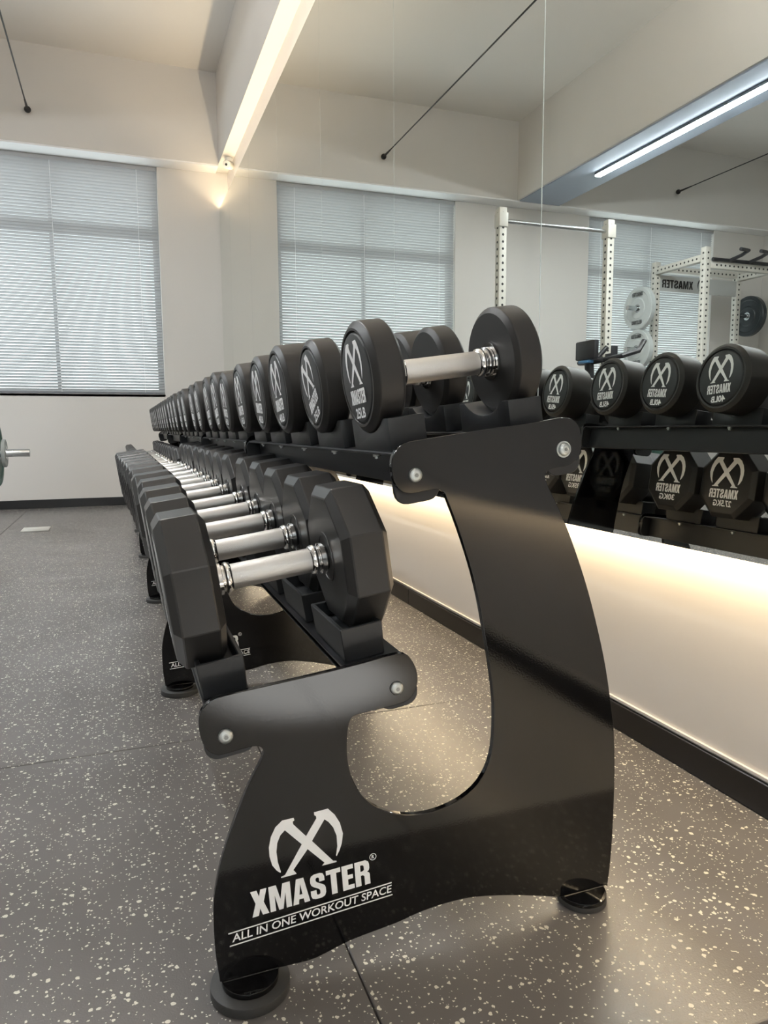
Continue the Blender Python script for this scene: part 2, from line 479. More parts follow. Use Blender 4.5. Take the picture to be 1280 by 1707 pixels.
for n, (a, b) in enumerate(ADDED_WIN):  # frames and panes of the added back windows
    wf = struct('window_%d' % (n + 3), G().box(a, b, YB - .14, YB - .10, .9, .95).box(a, b, YB - .14, YB - .10, 2.85, 2.9)
                .box(a, a + .05, YB - .14, YB - .10, .95, 2.85).box(b - .05, b, YB - .14, YB - .10, .95, 2.85)
                .box((a + b) / 2 - .03, (a + b) / 2 + .03, YB - .14, YB - .10, .95, 2.85).mesh('window_frame', M_ALU))
    wpart('pane', G().box(a + .05, b - .05, YB - .122, YB - .118, .95, 2.85), M_GLASS, wf)

# mirror panels standing off the wall, with LED coves above and below
MZ0, MZ1 = 0.455, 2.645
struct('trim_4', G().box(XM + .006, XM + .026, YB + 1.0, YF - .002, MZ0 + .004, MZ1 - .004).mesh('trim_4', M_LOW), 'white backing board behind the mirror panels')
edges = [YB + 1.0, -2.30, -1.35, -0.398, 0.554, 1.506, 2.458, 3.41, 4.362, 5.314, 6.266, YF - .002]
names = ['behind the camera, last', 'behind the camera, third', 'behind the camera, second', 'behind the camera, first', 'beside the near end of the rack',
         'right of the tall bright seam', 'left of the tall bright seam', 'third from the far corner seam', 'fourth from the far wall', 'third from the far wall',
         'second from the far wall', 'narrowest, touching the far wall']
vis = 0
for k in range(4, len(edges) - 1):
    gap = .0016 if edges[k + 1] != 1.506 else .003
    t = empty('mirror_panel', (XM, (edges[k] + edges[k + 1]) / 2, MZ0))
    desc = {4: 'tall wall mirror panel right of the bright seam, beside the near rack end',
            5: 'tall wall mirror panel just left of the bright polished seam',
            6: 'tall wall mirror panel, second left of the bright polished seam',
            7: 'tall wall mirror panel in the middle of the mirror run',
            8: 'tall wall mirror panel, fourth from the far window wall',
            9: 'tall wall mirror panel, third from the far window wall',
            10: 'narrow wall mirror panel touching the far window wall'}
    desc[9] = 'tall wall mirror panel, second from the far window wall'
    desc[8] = 'tall wall mirror panel, third from the far window wall'
    desc[7] = 'tall wall mirror panel, fourth from the far window wall'
    desc[6] = 'tall wall mirror panel, fifth from the far window wall'
    desc[5] = 'tall wall mirror panel just left of the bright polished seam'
    tag(t, desc[k], 'mirror', 'mirror panels along the right wall')
    wpart('mirror_face', G().box(XM, XM + .0055, edges[k] + .0006, edges[k + 1] - gap, MZ0, MZ1), M_MIRROR, t)
    wpart('polished_edge', G().box(XM + .0004, XM + .0058, edges[k + 1] - gap, edges[k + 1], MZ0, MZ1), M_EDGE, t)
for nm, z, rx, pw, lab in (('led_strip', 2.62, math.pi, COVE_TOP_W, 'warm LED strip along the top edge behind the mirror'),
                           ('led_strip', 0.475, 0.0, COVE_LOW_W, 'warm LED strip along the bottom edge behind the mirror')):
    s = tag(put(nm, G().box(.982, 1.000, -1.0, YF - .02, z - .004, z + .004).mesh(nm, M_LED)), lab, 'led strip')
    area_light('cove_light', (0.993, (YF - 1.0) / 2, z + (.008 if rx else -.008)), (rx, 0, 0), .012, YF + 1.0 - .05, pw, (1.0, 0.80, 0.52))

# ------------------------------------------------------------------ dumbbell rack
OUT=[(0.0874,0.0212), (0.0834,0.0277), (0.0795,0.0649), (0.0793,0.1166), (0.0830,0.1442), (0.0893,0.1711), (0.0996,0.2026), (0.1108,0.2310), (0.1235,0.2595), 
    (0.1346,0.2796), (0.1402,0.2899), (0.1425,0.2988), (0.1389,0.3041), (0.1312,0.3061), (0.1167,0.3049), (0.0987,0.3025), (0.0885,0.3028), (0.0786,0.3101), 
    (0.0727,0.3232), (0.0703,0.3394), (0.0718,0.3539), (0.0767,0.3614), (0.0855,0.3679), (0.1010,0.3720), (0.1530,0.3775), (0.2071,0.3829), (0.2641,0.3899), 
    (0.3022,0.3956), (0.3204,0.3950), (0.3308,0.3845), (0.3373,0.3664), (0.3357,0.3499), (0.3267,0.3363), (0.3114,0.3315), (0.2782,0.3278), (0.2550,0.3254), 
    (0.2484,0.3193), (0.2454,0.3068), (0.2442,0.2837), (0.2459,0.2631), (0.2510,0.2444), (0.2625,0.2220), (0.2773,0.2058), (0.2985,0.1923), (0.3232,0.1839), 
    (0.3481,0.1809), (0.3744,0.1835), (0.4002,0.1917), (0.4237,0.2080), (0.4394,0.2343), (0.4452,0.2665), (0.4455,0.3075), (0.4424,0.3397), (0.4358,0.3818), 
    (0.4293,0.4157), (0.4202,0.4597), (0.4079,0.5033), (0.3908,0.5510), (0.3766,0.5850), (0.3734,0.5926), (0.3669,0.5969), (0.3604,0.5975), (0.3453,0.5958), 
    (0.3311,0.5936), (0.3186,0.5956), (0.3101,0.6035), (0.3052,0.6152), (0.3038,0.6304), (0.3064,0.6416), (0.3145,0.6510), (0.3249,0.6556), (0.3560,0.6603), 
    (0.3988,0.6661), (0.4657,0.6746), (0.5121,0.6805), (0.5358,0.6843), (0.5481,0.6844), (0.5578,0.6818), (0.5664,0.6739), (0.5705,0.6621), (0.5710,0.6456), 
    (0.5676,0.6331), (0.5604,0.6261), (0.5499,0.6218), (0.5352,0.6201), (0.5244,0.6179), (0.5177,0.6133), (0.5169,0.6071), (0.5232,0.5929), (0.5360,0.5709), 
    (0.5533,0.5370), (0.5706,0.4970), (0.5886,0.4504), (0.6072,0.3913), (0.6209,0.3396), (0.6318,0.2844), (0.6374,0.2499), (0.6410,0.1996), (0.6420,0.1402), 
    (0.6406,0.0699), (0.6355,0.0141), (0.6306,0.0139), (0.5916,0.0140), (0.5565,0.0144), (0.5210,0.0240), (0.4737,0.0368), (0.4197,0.0474), (0.3793,0.0490), 
    (0.3406,0.0456), (0.3071,0.0391), (0.2455,0.0315), (0.2009,0.0202), (0.1725,0.0197), (0.1558,0.0202), (0.1215,0.0206)]


def smooth_closed(p, n=3):
    r = []; N = len(p)
    for i in range(N):
        p0, p1, p2, p3 = (Vector(p[(i + k - 1) % N]) for k in range(4))
        for s in range(n):
            t = s / n
            q = 0.5 * ((2 * p1) + (p2 - p0) * t + (2 * p0 - 5 * p1 + 4 * p2 - p3) * t * t + (3 * p1 - p0 - 3 * p2 + p3) * t ** 3)
            r.append((q.x, q.y))
    return r


rack = empty('dumbbell_rack', (0.36, YP, 0.0))
tag(rack, 'long black steel two-tier dumbbell rack with curved upright plates along the mirror', 'dumbbell rack')
plate_me = G().prism_xz(smooth_closed(OUT), 0, 0.008).mesh('upright_plate', M_PLATE, bevel=0.0009, seg=2, angle=10)
nrm = (0, -1, 0)
g1 = G(); print_polys(g1, [[(x, z) for x, z in LOGO_A], [(x, z) for x, z in LOGO_B]], (0, 0, 0), (1, 0, 0), (0, 0, 1), nrm)
emb_me = flat_mesh(g1, 'emblem', M_WHITE)
g1 = G(); print_polys(g1, WORD, (0.1240, 0, 0.0941), (0.1485, 0, 0.0093), (-0.0024, 0, 0.0328), nrm)
word_me = flat_mesh(g1, 'lettering', M_WHITE)
g1 = G(); print_text(g1, text_data('ALL IN ONE WORKOUT SPACE', 0.012), (0.0995, 0, 0.0686), (0.2012, 0, 0.0152), (0.0005, 0, 0.0104), nrm)
for a, b in (((0.0952, 0.0808), (0.3012, 0.0970)), ((0.0964, 0.0645), (0.3023, 0.0803))):
    g1.add([(a[0], -.0004, a[1] - .0008), (b[0], -.0004, b[1] - .0008), (b[0], -.0004, b[1] + .0008), (a[0], -.0004, a[1] + .0008)], [(0, 1, 2, 3)])
tag_me = flat_mesh(g1, 'tagline', M_WHITE)
g1 = G(); n = 24
ring = [(0.2762 + .0046 * math.cos(2 * math.pi * i / n), -.0004, 0.1375 + .0046 * math.sin(2 * math.pi * i / n)) for i in range(n)]
rin = [(0.2762 + .0038 * math.cos(2 * math.pi * i / n), -.0004, 0.1375 + .0038 * math.sin(2 * math.pi * i / n)) for i in range(n)]
g1.add(ring + rin, [(i, (i + 1) % n, n + (i + 1) % n, n + i) for i in range(n)])
print_text(g1, text_data('R', 0.02), (0.2745, 0, 0.1351), (.0036, 0, 0.0002), (0, 0, .0048), nrm)
reg_me = flat_mesh(g1, 'registered_mark', M_WHITE)
# button-head bolt facing -y
g = G(); prof = [(-.0, .0088), (-.0015, .0088), (-.0036, .0075), (-.0050, .0045), (-.0050, .0038)]
rs = []
for y, r in prof:
    rs.append([(r * math.cos(2 * math.pi * i / 20), y, r * math.sin(2 * math.pi * i / 20)) for i in range(20)])
g.loft(rs); bolt_me = g.mesh('bolt', M_ZINC)
g = G(); g.loft([[(.0026 * math.cos(math.pi / 3 * i), y, .0026 * math.sin(math.pi / 3 * i)) for i in range(6)] for y in (-.0054, -.0046)])
sock_me = g.mesh('hex_socket', M_SOCK)
g = G(); g.loft([[(.0108 * math.cos(2 * math.pi * i / 24), y, .0108 * math.sin(2 * math.pi * i / 24)) for i in range(24)] for y in (-.0012, 0)])
wash_me = g.mesh('washer', M_ZINC)


def disc(r, z0, z1, n=40):
    return G().loft([[(r * math.cos(2 * math.pi * i / n), r * math.sin(2 * math.pi * i / n), z) for i in range(n)] for z in (z0, z1)])


footL = disc(.034, .0130, .0206).mesh('foot_plate', M_PLATE, bevel=.0008)
padL = disc(.0475, .0004, .0130).mesh('rubber_pad', M_PAD, bevel=.0015)
footR = disc(.034, .0080, .0142).mesh('foot_plate', M_PLATE, bevel=.0008)
padR = disc(.0345, .0004, .0080).mesh('rubber_pad', M_PAD, bevel=.001)
weldg = G().path([(-.033 + .066 * i / 24, -.001, 0) for i in range(25)], .0016, 8).mesh('weld', M_PLATE)
BOLTS = [(0.0995, 0.3239), (0.3091, 0.3527), (0.3342, 0.6158), (0.5433, 0.6437)]
for i in range(6):
    pl = put('upright_plate', plate_me, rack, loc=(-0.36, i * PITCH_M, 0))
    for nm, me in (('emblem', emb_me), ('lettering', word_me), ('tagline', tag_me), ('registered_mark', reg_me)):
        put(nm, me, pl)
    for k, (bx_, bz_) in enumerate(BOLTS):
        put('bolt', bolt_me, pl, loc=(bx_, 0 if k < 3 else -.001, bz_))
        put('hex_socket', sock_me, pl, loc=(bx_, 0 if k < 3 else -.001, bz_))
    put('washer', wash_me, pl, loc=(BOLTS[3][0], 0, BOLTS[3][1]))
    put('foot_plate', footL, pl, loc=(.120, .004, 0)); put('rubber_pad', padL, pl, loc=(.120, .004, 0))
    put('foot_plate', footR, pl, loc=(.594, .004, 0)); put('rubber_pad', padR, pl, loc=(.594, .004, 0))
    put('weld', weldg, pl, loc=(.1205, 0, .0216)); put('weld', weldg, pl, loc=(.594, 0, .0148))

TIERS = {'upper': (0.334, 0.645), 'lower': (0.0995, 0.3585)}
Lr = PITCH_M - .009


def rail_mesh(front):
    g = G()
    if front:
        g.box(-.022, .035, .006, Lr - .006, -.004, 0).box(.004, .008, .006, Lr - .006, -.046, -.004).box(.008, .030, .006, Lr - .006, -.046, -.042)
        c, hw = 0.0, .030
    else:
        g.box(.150, .228, .006, Lr - .006, -.004, 0).box(.203, .207, .006, Lr - .006, -.062, -.004).box(.180, .203, .006, Lr - .006, -.062, -.058)
        c, hw = .211, .026
    # end tabs bolted against the uprights
    tab = []
    for cx_, cz_, a0 in ((c + hw - .016, -.016, 0), (c - hw + .016, -.016, 90), (c - hw + .016, -.048, 180), (c + hw - .016, -.048, 270)):
        for t in range(5):
            a = math.radians(a0 + t * 22.5); tab.append((cx_ + .016 * math.cos(a), cz_ + .016 * math.sin(a)))
    g.prism_xz(tab, 0, .006); g.prism_xz(tab, Lr - .006, Lr)
    return g.mesh('rail', M_RAIL, bevel=.0008, seg=1)


RF, RB = rail_mesh(True), rail_mesh(False)


def prism_yz(g, prof, x0, x1):
    g.loft([[(x0, y, z) for y, z in prof], [(x1, y, z) for y, z in prof]])


def round_saddle():
    g = G(); prof = [(-.0725, 0), (-.0725, .042), (-.0560, .042)]
    for i in range(9):
        a = math.radians(-37 + i * 74 / 8); prof.append((.090 * math.sin(a), .0235 + .090 - .090 * math.cos(a)))
    prof += [(.0560, .042), (.0725, .042), (.0725, 0)]
    prism_yz(g, prof, -.025, .025)
    return g.mesh('round_saddle', M_SADDLE, bevel=.0015, seg=2)


def tray_saddle():
    g = G()
    def ring(hx, hy, z):
        return [(-hx, -hy, z), (hx, -hy, z), (hx, hy, z), (-hx, hy, z)]
    g.loft([ring(.0262, .071, 0), ring(.028, .0735, .044), ring(.0222, .0672, .044), ring(.0222, .0672, .024)])
    return g.mesh('tray_saddle', M_SADDLE, bevel=.0012, seg=1)


SAD = {'upper': (round_saddle(), .008, .178), 'lower': (tray_saddle(), .0065, .183)}
g = G()
g.loft([[(.0052 * math.cos(math.pi / 3 * i), .0052 * math.sin(math.pi / 3 * i), z) for i in range(6)] for z in (-.0085, -.004)])
g.tube((0, 0, -.0085), (0, 0, -.0115), .003, 8)
nut_me = g.mesh('nut', M_ZINC)
K_OFF = 0.107


def slot_y(k):
    return YP + K_OFF + 0.2 * (k % 5) + PITCH_M * (k // 5)


ROT = (0, -TILT, 0)
for tier, (tx, tz) in TIERS.items():
    for i in range(5):
        put('front_rail', RF, rack, loc=(tx - .36, i * PITCH_M + .0085, tz), rot=ROT)
        put('back_rail', RB, rack, loc=(tx - .36, i * PITCH_M + .0085, tz), rot=ROT)
    me, a, b = SAD[tier]
    for k in range(25):
        for s, nx in ((a, -.012), (b, .219)):
            sd = put('saddle', me, rack, loc=(tx - .36 + s * math.cos(TILT), slot_y(k) - YP, tz + s * math.sin(TILT)), rot=ROT)
            if k < 15:
                put('nut', nut_me, rack, loc=(tx - .36 + nx * math.cos(TILT), slot_y(k) - YP, tz + nx * math.sin(TILT)), rot=ROT)

# ------------------------------------------------------------------ dumbbells
ORD = ['first', 'second', 'third', 'fourth', 'fifth', 'sixth', 'seventh', 'eighth', 'ninth', 'tenth', 'eleventh', 'twelfth', 'thirteenth', 'fourteenth', 'fifteenth',
       'sixteenth', 'seventeenth', 'eighteenth', 'nineteenth', 'twentieth', 'twenty-first', 'twenty-second', 'twenty-third', 'twenty-fourth', 'twenty-fifth']
_mc = {}


def face_prints(r, x, wtext, w_logo, h_logo, z_logo, w_word, z_word, h_word, w_wt, z_wt, h_wt):
    out = []
    g = G(); print_polys(g, LOGO_UNIT, (x, -w_logo / 2, z_logo), (0, w_logo, 0), (0, 0, h_logo), (1, 0, 0)); out.append(('emblem', flat_mesh(g, 'emblem', M_WHITE)))
    g = G(); print_polys(g, WORD, (x, -w_word / 2, z_word), (0, w_word, 0), (0, 0, h_word), (1, 0, 0), lift=.0005); out.append(('lettering', flat_mesh(g, 'lettering', M_WHITE)))
    g = G(); print_text(g, text_data(wtext, 0.03), (x, -w_wt / 2, z_wt), (0, w_wt, 0), (0, 0, h_wt), (1, 0, 0), lift=.0006); out.append(('weight_marking', flat_mesh(g, 'weight_marking', M_WHITE)))
    return out


def handle_parts(li, rg, flange):
    g = G().lathe_x([(-li + .022, rg), (-li + .024, rg + .0004), (li - .024, rg + .0004), (li - .022, rg)], 32)
    grip = g.mesh('grip', M_KNURL)
    c = [(li - .024, rg - .001), (li - .0225, rg + .0025), (li - .018, rg + .0042), (li - .0145, rg + .0036), (li - .013, rg + .0012), (li - .0115, rg + .0012), (li - .010, rg + .0045), (li - .004, rg + .0045), (li - .0032, rg + .003)]
    if flange:
        c += [(li - .003, flange), (li - .0008, flange), (li, flange - .001)]
    c += [(li + .001, rg)]
    return grip, G().lathe_x(c, 32).mesh('collar', M_CHROME, angle=50)


def round_dumbbell(lb, r, lo, li):
    key = ('u', lb, r, lo)
    if key in _mc:
        return _mc[key]
    head = G().lathe_x([(li, .012), (li, r - .0075), (li + .0008, r - .0062), (li + .0052, r - .0008), (li + .0065, r), (lo - .0075, r), (lo - .0062, r - .0008), (lo - .0008, r - .0075), (lo, r - .0088),
                        (lo, r * .835), (lo - .003, r * .82), (lo - .006, r * .815)], 64).mesh('head', M_URETH, angle=14)
    cap = G().lathe_x([(lo - .006, r * .80), (lo - .002, r * .80), (lo + .0, r * .775), (lo + .0005, r * .74), (lo + .0005, .004)], 64).mesh('end_cap', M_CAP, angle=30)
    pr = face_prints(r, lo + .0005, '%dLB' % lb, r * .90, r * .78, -r * .14, r * .84, -r * .46, r * .26, r * .52, -r * .72, r * .19)
    _mc[key] = (head, cap, pr) + handle_parts(li, .0158, .026)
    return _mc[key]


def oct_dumbbell(kg, w, lo, li):
    key = ('l', kg, w, lo)
    if key in _mc:
        return _mc[key]
    c8 = 1 / math.cos(math.pi / 8); ch = .012
    head = G().lathe_x([(li, (w - ch) * c8), (li + ch * .8, w * c8), (lo - ch * .8, w * c8), (lo, (w - ch) * c8)], 8, ph=math.pi / 8).mesh('head', M_RUBBER, bevel=.0012, seg=1, angle=5)
    # moulded ring on the inner face
    rg = G().lathe_x([(li + .001, .034), (li - .0012, .0335), (li - .0012, .0300), (li + .001, .0295)], 40).mesh('moulded_ring', M_RUBBER, angle=30)
    pr = face_prints(w, lo, ('%g' % kg) + 'KG', w * 1.22, w * .86, -w * .12, w * 1.03, -w * .44, w * .26, w * .66, -w * .68, w * .185)
    _mc[key] = (head, rg, pr) + handle_parts(li, .0158, 0)
    return _mc[key]


def place_dumbbell(kind, k, data, r, cx, rise, wt, spin=0.0):
    head, extra, prints, grip, collar = data
    tx, tz = TIERS['upper' if kind == 'round' else 'lower']
    s = (cx + (rise + r) * math.sin(TILT) - tx) / math.cos(TILT)
    zb = tz + s * math.sin(TILT)
    base = Vector((tx + s * math.cos(TILT), slot_y(k), zb)) + rise * Vector((-math.sin(TILT), 0, math.cos(TILT)))
    if kind == 'round':
        e = empty('round_dumbbell', base, ROT)
        lab = '%s round black dumbbell from the camera on the upper tier, marked %s' % (ORD[k], wt) if k else 'nearest round black dumbbell on the upper tier, marked 25LB, above the front plate'
        if k == 24:
            lab = 'farthest round black dumbbell, last on the upper tier'
        elif k > 9:
            lab = '%s round black dumbbell from the camera on the upper tier' % ORD[k]
        tag(e, lab, 'dumbbell', 'round dumbbells on the upper tier')
    else:
        e = empty('octagonal_dumbbell', base, ROT)
        lab = '%s octagonal black dumbbell from the camera on the lower tier' % ORD[k] if k else 'nearest octagonal black dumbbell on the lower tier, in front'
        if k == 24:
            lab = 'farthest octagonal black dumbbell, last on the lower tier'
        if k in (3, 4):
            lab += ', marked %s' % wt
        tag(e, lab, 'dumbbell', 'octagonal dumbbells on the lower tier')
    c = (0, 0, r)
    put('grip', grip, e, loc=c)
    for side in (0, 1):
        rot = (spin, 0, math.pi) if side else (-spin, 0, 0)
        put('collar', collar, e, loc=c, rot=(0, 0, rot[2]))
        h = put('head', head, e, loc=c, rot=rot)
        put('end_cap' if kind == 'round' else 'moulded_ring', extra, h)
        for nm, me in prints:
            put(nm, me, h)
    return e


U_SPEC = {25: (.0728, .121, .4155), 40: (.0795, .157, .4315), 45: (.0805, .165, .4335), 50: (.0875, .168, .437), 55: (.0875, .178, .437), 60: (.0875, .186, .437), 65: (.088, .192, .437), 70: (.088, .192, .437),
          75: (.088, .192, .437), 80: (.088, .192, .437), 85: (.088, .192, .437), 90: (.088, .192, .437), 95: (.088, .192, .437)}
U_LIST = [25, 25, 40, 40, 45, 45, 50, 50, 55, 55, 60, 60, 65, 65, 70, 70, 75, 75, 80, 80, 85, 85, 90, 90, 95]
SPIN = {1: 24, 0: 3, 2: 4, 3: -3, 4: 2, 5: -4}
rnd = random.Random(4)
for k, lb in enumerate(U_LIST):
    r, lo, cx = U_SPEC[lb]
    place_dumbbell('round', k, round_dumbbell(lb, r, lo, .078), r, cx - (.010 if k == 1 else 0), .0240, '%dLB' % lb, math.radians(SPIN.get(k, rnd.uniform(-6, 6))))
L_LIST = [(20, .0925, .1355, .1775), (22.5, .0930, .143, .184), (25, .0935, .151, .190), (27.5, .0945, .157, .197), (30, .095, .166, .198), (32.5, .095, .169, .199), (35, .0955, .174, .199),
          (37.5, .096, .180, .199), (40, .096, .185, .199), (42.5, .097, .192, .199), (45, .097, .200, .199), (47.5, .097, .204, .199), (50, .097, .208, .199),
          (12.5, .086, .118, .185), (12.5, .086, .118, .185), (15, .086, .120, .185), (15, .086, .120, .185), (17.5, .086, .122, .185), (17.5, .086, .122, .185), (20, .086, .124, .185), (20, .086, .124, .185),
          (22.5, .086, .126, .185), (22.5, .086, .126, .185), (25, .086, .128, .185), (25, .086, .128, .185)]
for k, (kg, w, lo, cx) in enumerate(L_LIST):
    place_dumbbell('oct', k, oct_dumbbell(kg, w, lo, .0745), w, cx, .0305, ('%g' % kg) + 'KG')

# ------------------------------------------------------------------ lamps
def linear_lamp(x, y1, z, label):
    t = empty('linear_lamp', (x, y1 - .575, z))
    tag(t, label, 'strip light', 'linear ceiling lights')
    wpart('housing', G().box(x - .030, x + .030, y1 - 1.146, y1 - .002, z + .012, z + .034), M_LAMPBODY, t, bevel=.002)
    wpart('diffuser', G().box(x - .026, x + .026, y1 - 1.142, y1 - .006, z, z + .012), M_LAMP, t)
    wpart('end_clip', G().box(x - .031, x + .031, y1 - .0022, y1, z + .001, z + .034), M_LAMPBODY, t)
    return t


for i in range(3):
    linear_lamp(-2.27, 5.70 - 1.15 * i, 2.917, ['far end segment of white strip light under the deep beam, seen in mirror',
                                                'second segment of white strip light under the deep beam, at right edge'][i] if i < 2
                else '%s segment of the strip light under the deep beam, out of view' % ORD[i])
for x, y, lab in ((-0.56, 3.30, 'added hanging strip light over the rack aisle, out of view above the picture'),
                  (-0.90, -3.00, 'added hanging strip light near the wall behind the camera, out of view')):
    t = linear_lamp(x, y, 2.95, lab)  # unseen hanging lamps, added to brighten the aisle and back wall
    wpart('added_uplight', G().box(x - .026, x + .026, y - 1.142, y - .006, 2.9845, 2.990), M_UP, t)  # glowing top face added for light on the ceiling
    for dy in (-.15, -1.0):
        wpart('hanger', G().tube((x, y + dy, 2.991), (x, y + dy, ZC), .003, 6), M_CABLE, t)

# ceiling downlight added behind the camera, unseen, for the highlight on the rack plate
dl = tag(empty('added_downlight', (.44, -.24, ZC)), 'round ceiling downlight added unseen behind the camera for the plate highlight', 'downlight')
wpart('trim_ring', G().tube((.44, -.24, ZC - .001), (.44, -.24, ZC - .02), .07, 28), M_PLASTW, dl, bevel=.003)
wpart('lens', G().tube((.44, -.24, ZC - .0205), (.44, -.24, ZC - .024), .05, 24), M_LAMP, dl)
sl = bpy.data.lights.new('plate_highlight_spot', 'SPOT'); sl.energy = 4200; sl.spot_size = math.radians(10); sl.spot_blend = 0.8; sl.shadow_soft_size = .04; sl.color = (.95, .98, 1.0)  # narrow spot added to throw the bright patch mirrored in the plate
so = bpy.data.objects.new('plate_highlight_spot', sl); COL.objects.link(so); so.location = (.44, -.24, ZC - .06)

# tension cables under the ceiling
for x, z, lab in ((-0.56, 3.205, 'thin black tension cable under the ceiling at upper left, ending on the far beam'),
                  (-4.02, 3.245, 'thin black tension cable seen in the mirror right of the strip light')):
    t = tag(empty('tension_cable', (x, 6.66, z)), lab, 'cable', 'ceiling tension cables')
    wpart('wire', G().tube((x, 6.655, z), (x, YB, z), .0055, 8), M_CABLE, t)
    g = G(); rs = []
    for i in range(9):
        a = math.pi * i / 8
        rs.append([(x + max(.001, .026 * math.sin(a)) * math.cos(2 * math.pi * k / 16), 6.634 + .026 * math.cos(a), z + max(.001, .026 * math.sin(a)) * math.sin(2 * math.pi * k / 16)) for k in range(16)])
    wpart('anchor_ball', g.loft(rs), M_CABLE, t)
    wpart('anchor_sleeve', G().tube((x, 6.62, z), (x, 6.45, z), .011, 10, r1=.007), M_CABLE, t)

# security camera in the corner
sc_ = tag(empty('security_camera', (.985, 6.47, 2.965)), 'small white security camera in the far corner above the mirror', 'camera')
wpart('mount', G().tube((.985, 6.47, 2.964), (.985, 6.47, 2.935), .030, 20), M_PLASTW, sc_, bevel=.003)
wpart('body', G().tube((1.005, 6.50, 2.915), (.955, 6.40, 2.885), .034, 20), M_PLASTW, sc_, bevel=.006)
wpart('lens', G().tube((.9545, 6.399, 2.8847), (.953, 6.396, 2.884), .010, 20), M_DARK, sc_)

# white cover plate on the floor
fs_ = tag(empty('floor_cover', (-.55, 5.37, 0)), 'small white cover plate lying on the rubber floor by the far wall', 'floor cover')
wpart('cover', G().box(-.64, -.47, 5.27, 5.46, .0004, .008), M_PLASTW, fs_, bevel=.002)
wpart('lid', G().box(-.60, -.51, 5.31, 5.42, .008, .010), M_PLASTW, fs_, bevel=.001)


# ------------------------------------------------------------------ power racks seen in the mirror
def perforated(name, parent, x, y, z0, z1, axis='z', w=.066, x1=None, y1=None):
    """square tube with rows of dark holes on its visible sides"""
    h = w / 2; g = G(); hg = G()
    if axis == 'z':
        g.box(x - h, x + h, y - h, y + h, z0, z1)
        z = z0 + .05
        while z < z1 - .03:
            for (cx, cy, nx, ny) in ((x, y - h, 0, -1), (x + h, y, 1, 0)):
                hg.tube((cx + nx * .0008, cy + ny * .0008, z), (cx - nx * .004, cy - ny * .004, z), .0105, 8)
            z += .055
    elif axis == 'x':
        g.box(x, x1, y - h, y + h, z0, z1)
        a = x + .05
        while a < x1 - .03:
            hg.tube((a, y - h - .0008, (z0 + z1) / 2), (a, y - h + .004, (z0 + z1) / 2), .0105, 8); a += .055
    else:
        g.box(x - h, x + h, y, y1, z0, z1)
        a = y + .05
        while a < y1 - .03:
            hg.tube((x + h + .0008, a, (z0 + z1) / 2), (x + h - .004, a, (z0 + z1) / 2), .0105, 8); a += .055
    p = wpart(name, g, M_RACKW, parent, bevel=.003)
    q = wpart('hole_row', hg, M_DARK, p)
    return p


ra = tag(empty('squat_rack', (-1.59, 5.3, 0)), 'cream perforated squat stand with thin pull-up bar, seen in the mirror centre', 'power rack', 'perforated racks in the mirror')
for x in (-1.07, -2.11):
    perforated('upright', ra, x, 5.30, .07, 2.42)
    wpart('foot_beam', G().box(x - .033, x + .033, 4.75, 5.70, .004, .07), M_RACKW, ra, bevel=.003)
    wpart('bar_bracket', G().box(x - .04, x + .04, 5.255, 5.345, 2.27, 2.38), M_RACKW, ra, bevel=.004)
    wpart('safety_arm', G().box(x - .025, x + .025, 4.72, 5.266, .44, .505).box(x - .025, x + .025, 4.70, 4.72, .44, .58), M_VINYL, ra, bevel=.003)
    wpart('hook', G().box(x - .03, x + .03, 5.19, 5.266, 1.20, 1.30).box(x - .03, x + .03, 5.17, 5.19, 1.20, 1.36), M_VINYL, ra, bevel=.004)
wpart('pull_up_bar', G().tube((-2.07, 5.30, 2.325), (-1.11, 5.30, 2.325), .016, 14), M_STEEL, ra)
wpart('base_beam', G().box(-2.077, -1.103, 5.60, 5.66, .008, .068), M_RACKW, ra, bevel=.003)

rb = tag(empty('power_rack', (-4.165, 6.1, 0)), 'cream perforated four-post power rack with a lettered sign, right side of mirror', 'power rack', 'perforated racks in the mirror')
RX0, RX1, RY0, RY1, RH = -4.73, -3.60, 5.75, 6.45, 2.42
for x in (RX0, RX1):
    for y in (RY0, RY1):
        perforated('upright', rb, x, y, .004, RH)
    perforated('top_beam', rb, x, RY0 + .034, RH - .13, RH - .064, 'y', y1=RY1 - .034)
    perforated('foot_beam', rb, x, RY0 + .034, .01, .076, 'y', y1=RY1 - .034)
perforated('top_beam', rb, RX0 + .034, RY1, RH - .10, RH - .034, 'x', x1=RX1 - .034)
perforated('top_beam', rb, RX0 + .034, RY0, RH - .20, RH - .134, 'x', x1=RX1 - .034)
sg = wpart('sign', G().box(RX0 + .034, RX1 - .034, RY1 - .03, RY1 - .012, 2.12, 2.29), M_SIGN, rb, bevel=.004)
g = G(); print_polys(g, WORD, (-4.08, RY1 - .03, 2.16), (.42, 0, 0), (0, 0, .085), (0, -1, 0), lift=.001)
o = put('sign_lettering', flat_mesh(g, 'sign_lettering', M_DARK), sg)
g = G(); print_polys(g, LOGO_UNIT, (-4.27, RY1 - .03, 2.15), (.13, 0, 0), (0, 0, .12), (0, -1, 0), lift=.001)
put('sign_emblem', flat_mesh(g, 'sign_emblem', M_DARK), sg)
g = G().tube((-4.70, 5.70, 2.30), (-3.64, 5.70, 2.30), .018, 12)
for x in (-4.45, -4.1, -3.85):
    g.path([(x, 5.70, 2.30), (x, 5.55, 2.32), (x + .02, 5.45, 2.34), (x + .14, 5.43, 2.34)], .017, 10)
wpart('multi_grip_bar', g, M_VINYL, rb)
for z in (1.93, 1.50):
    wpart('storage_peg', G().tube((RX1 + .033, RY1, z), (RX1 + .36, RY1, z), .024, 14), M_STEEL, rb)
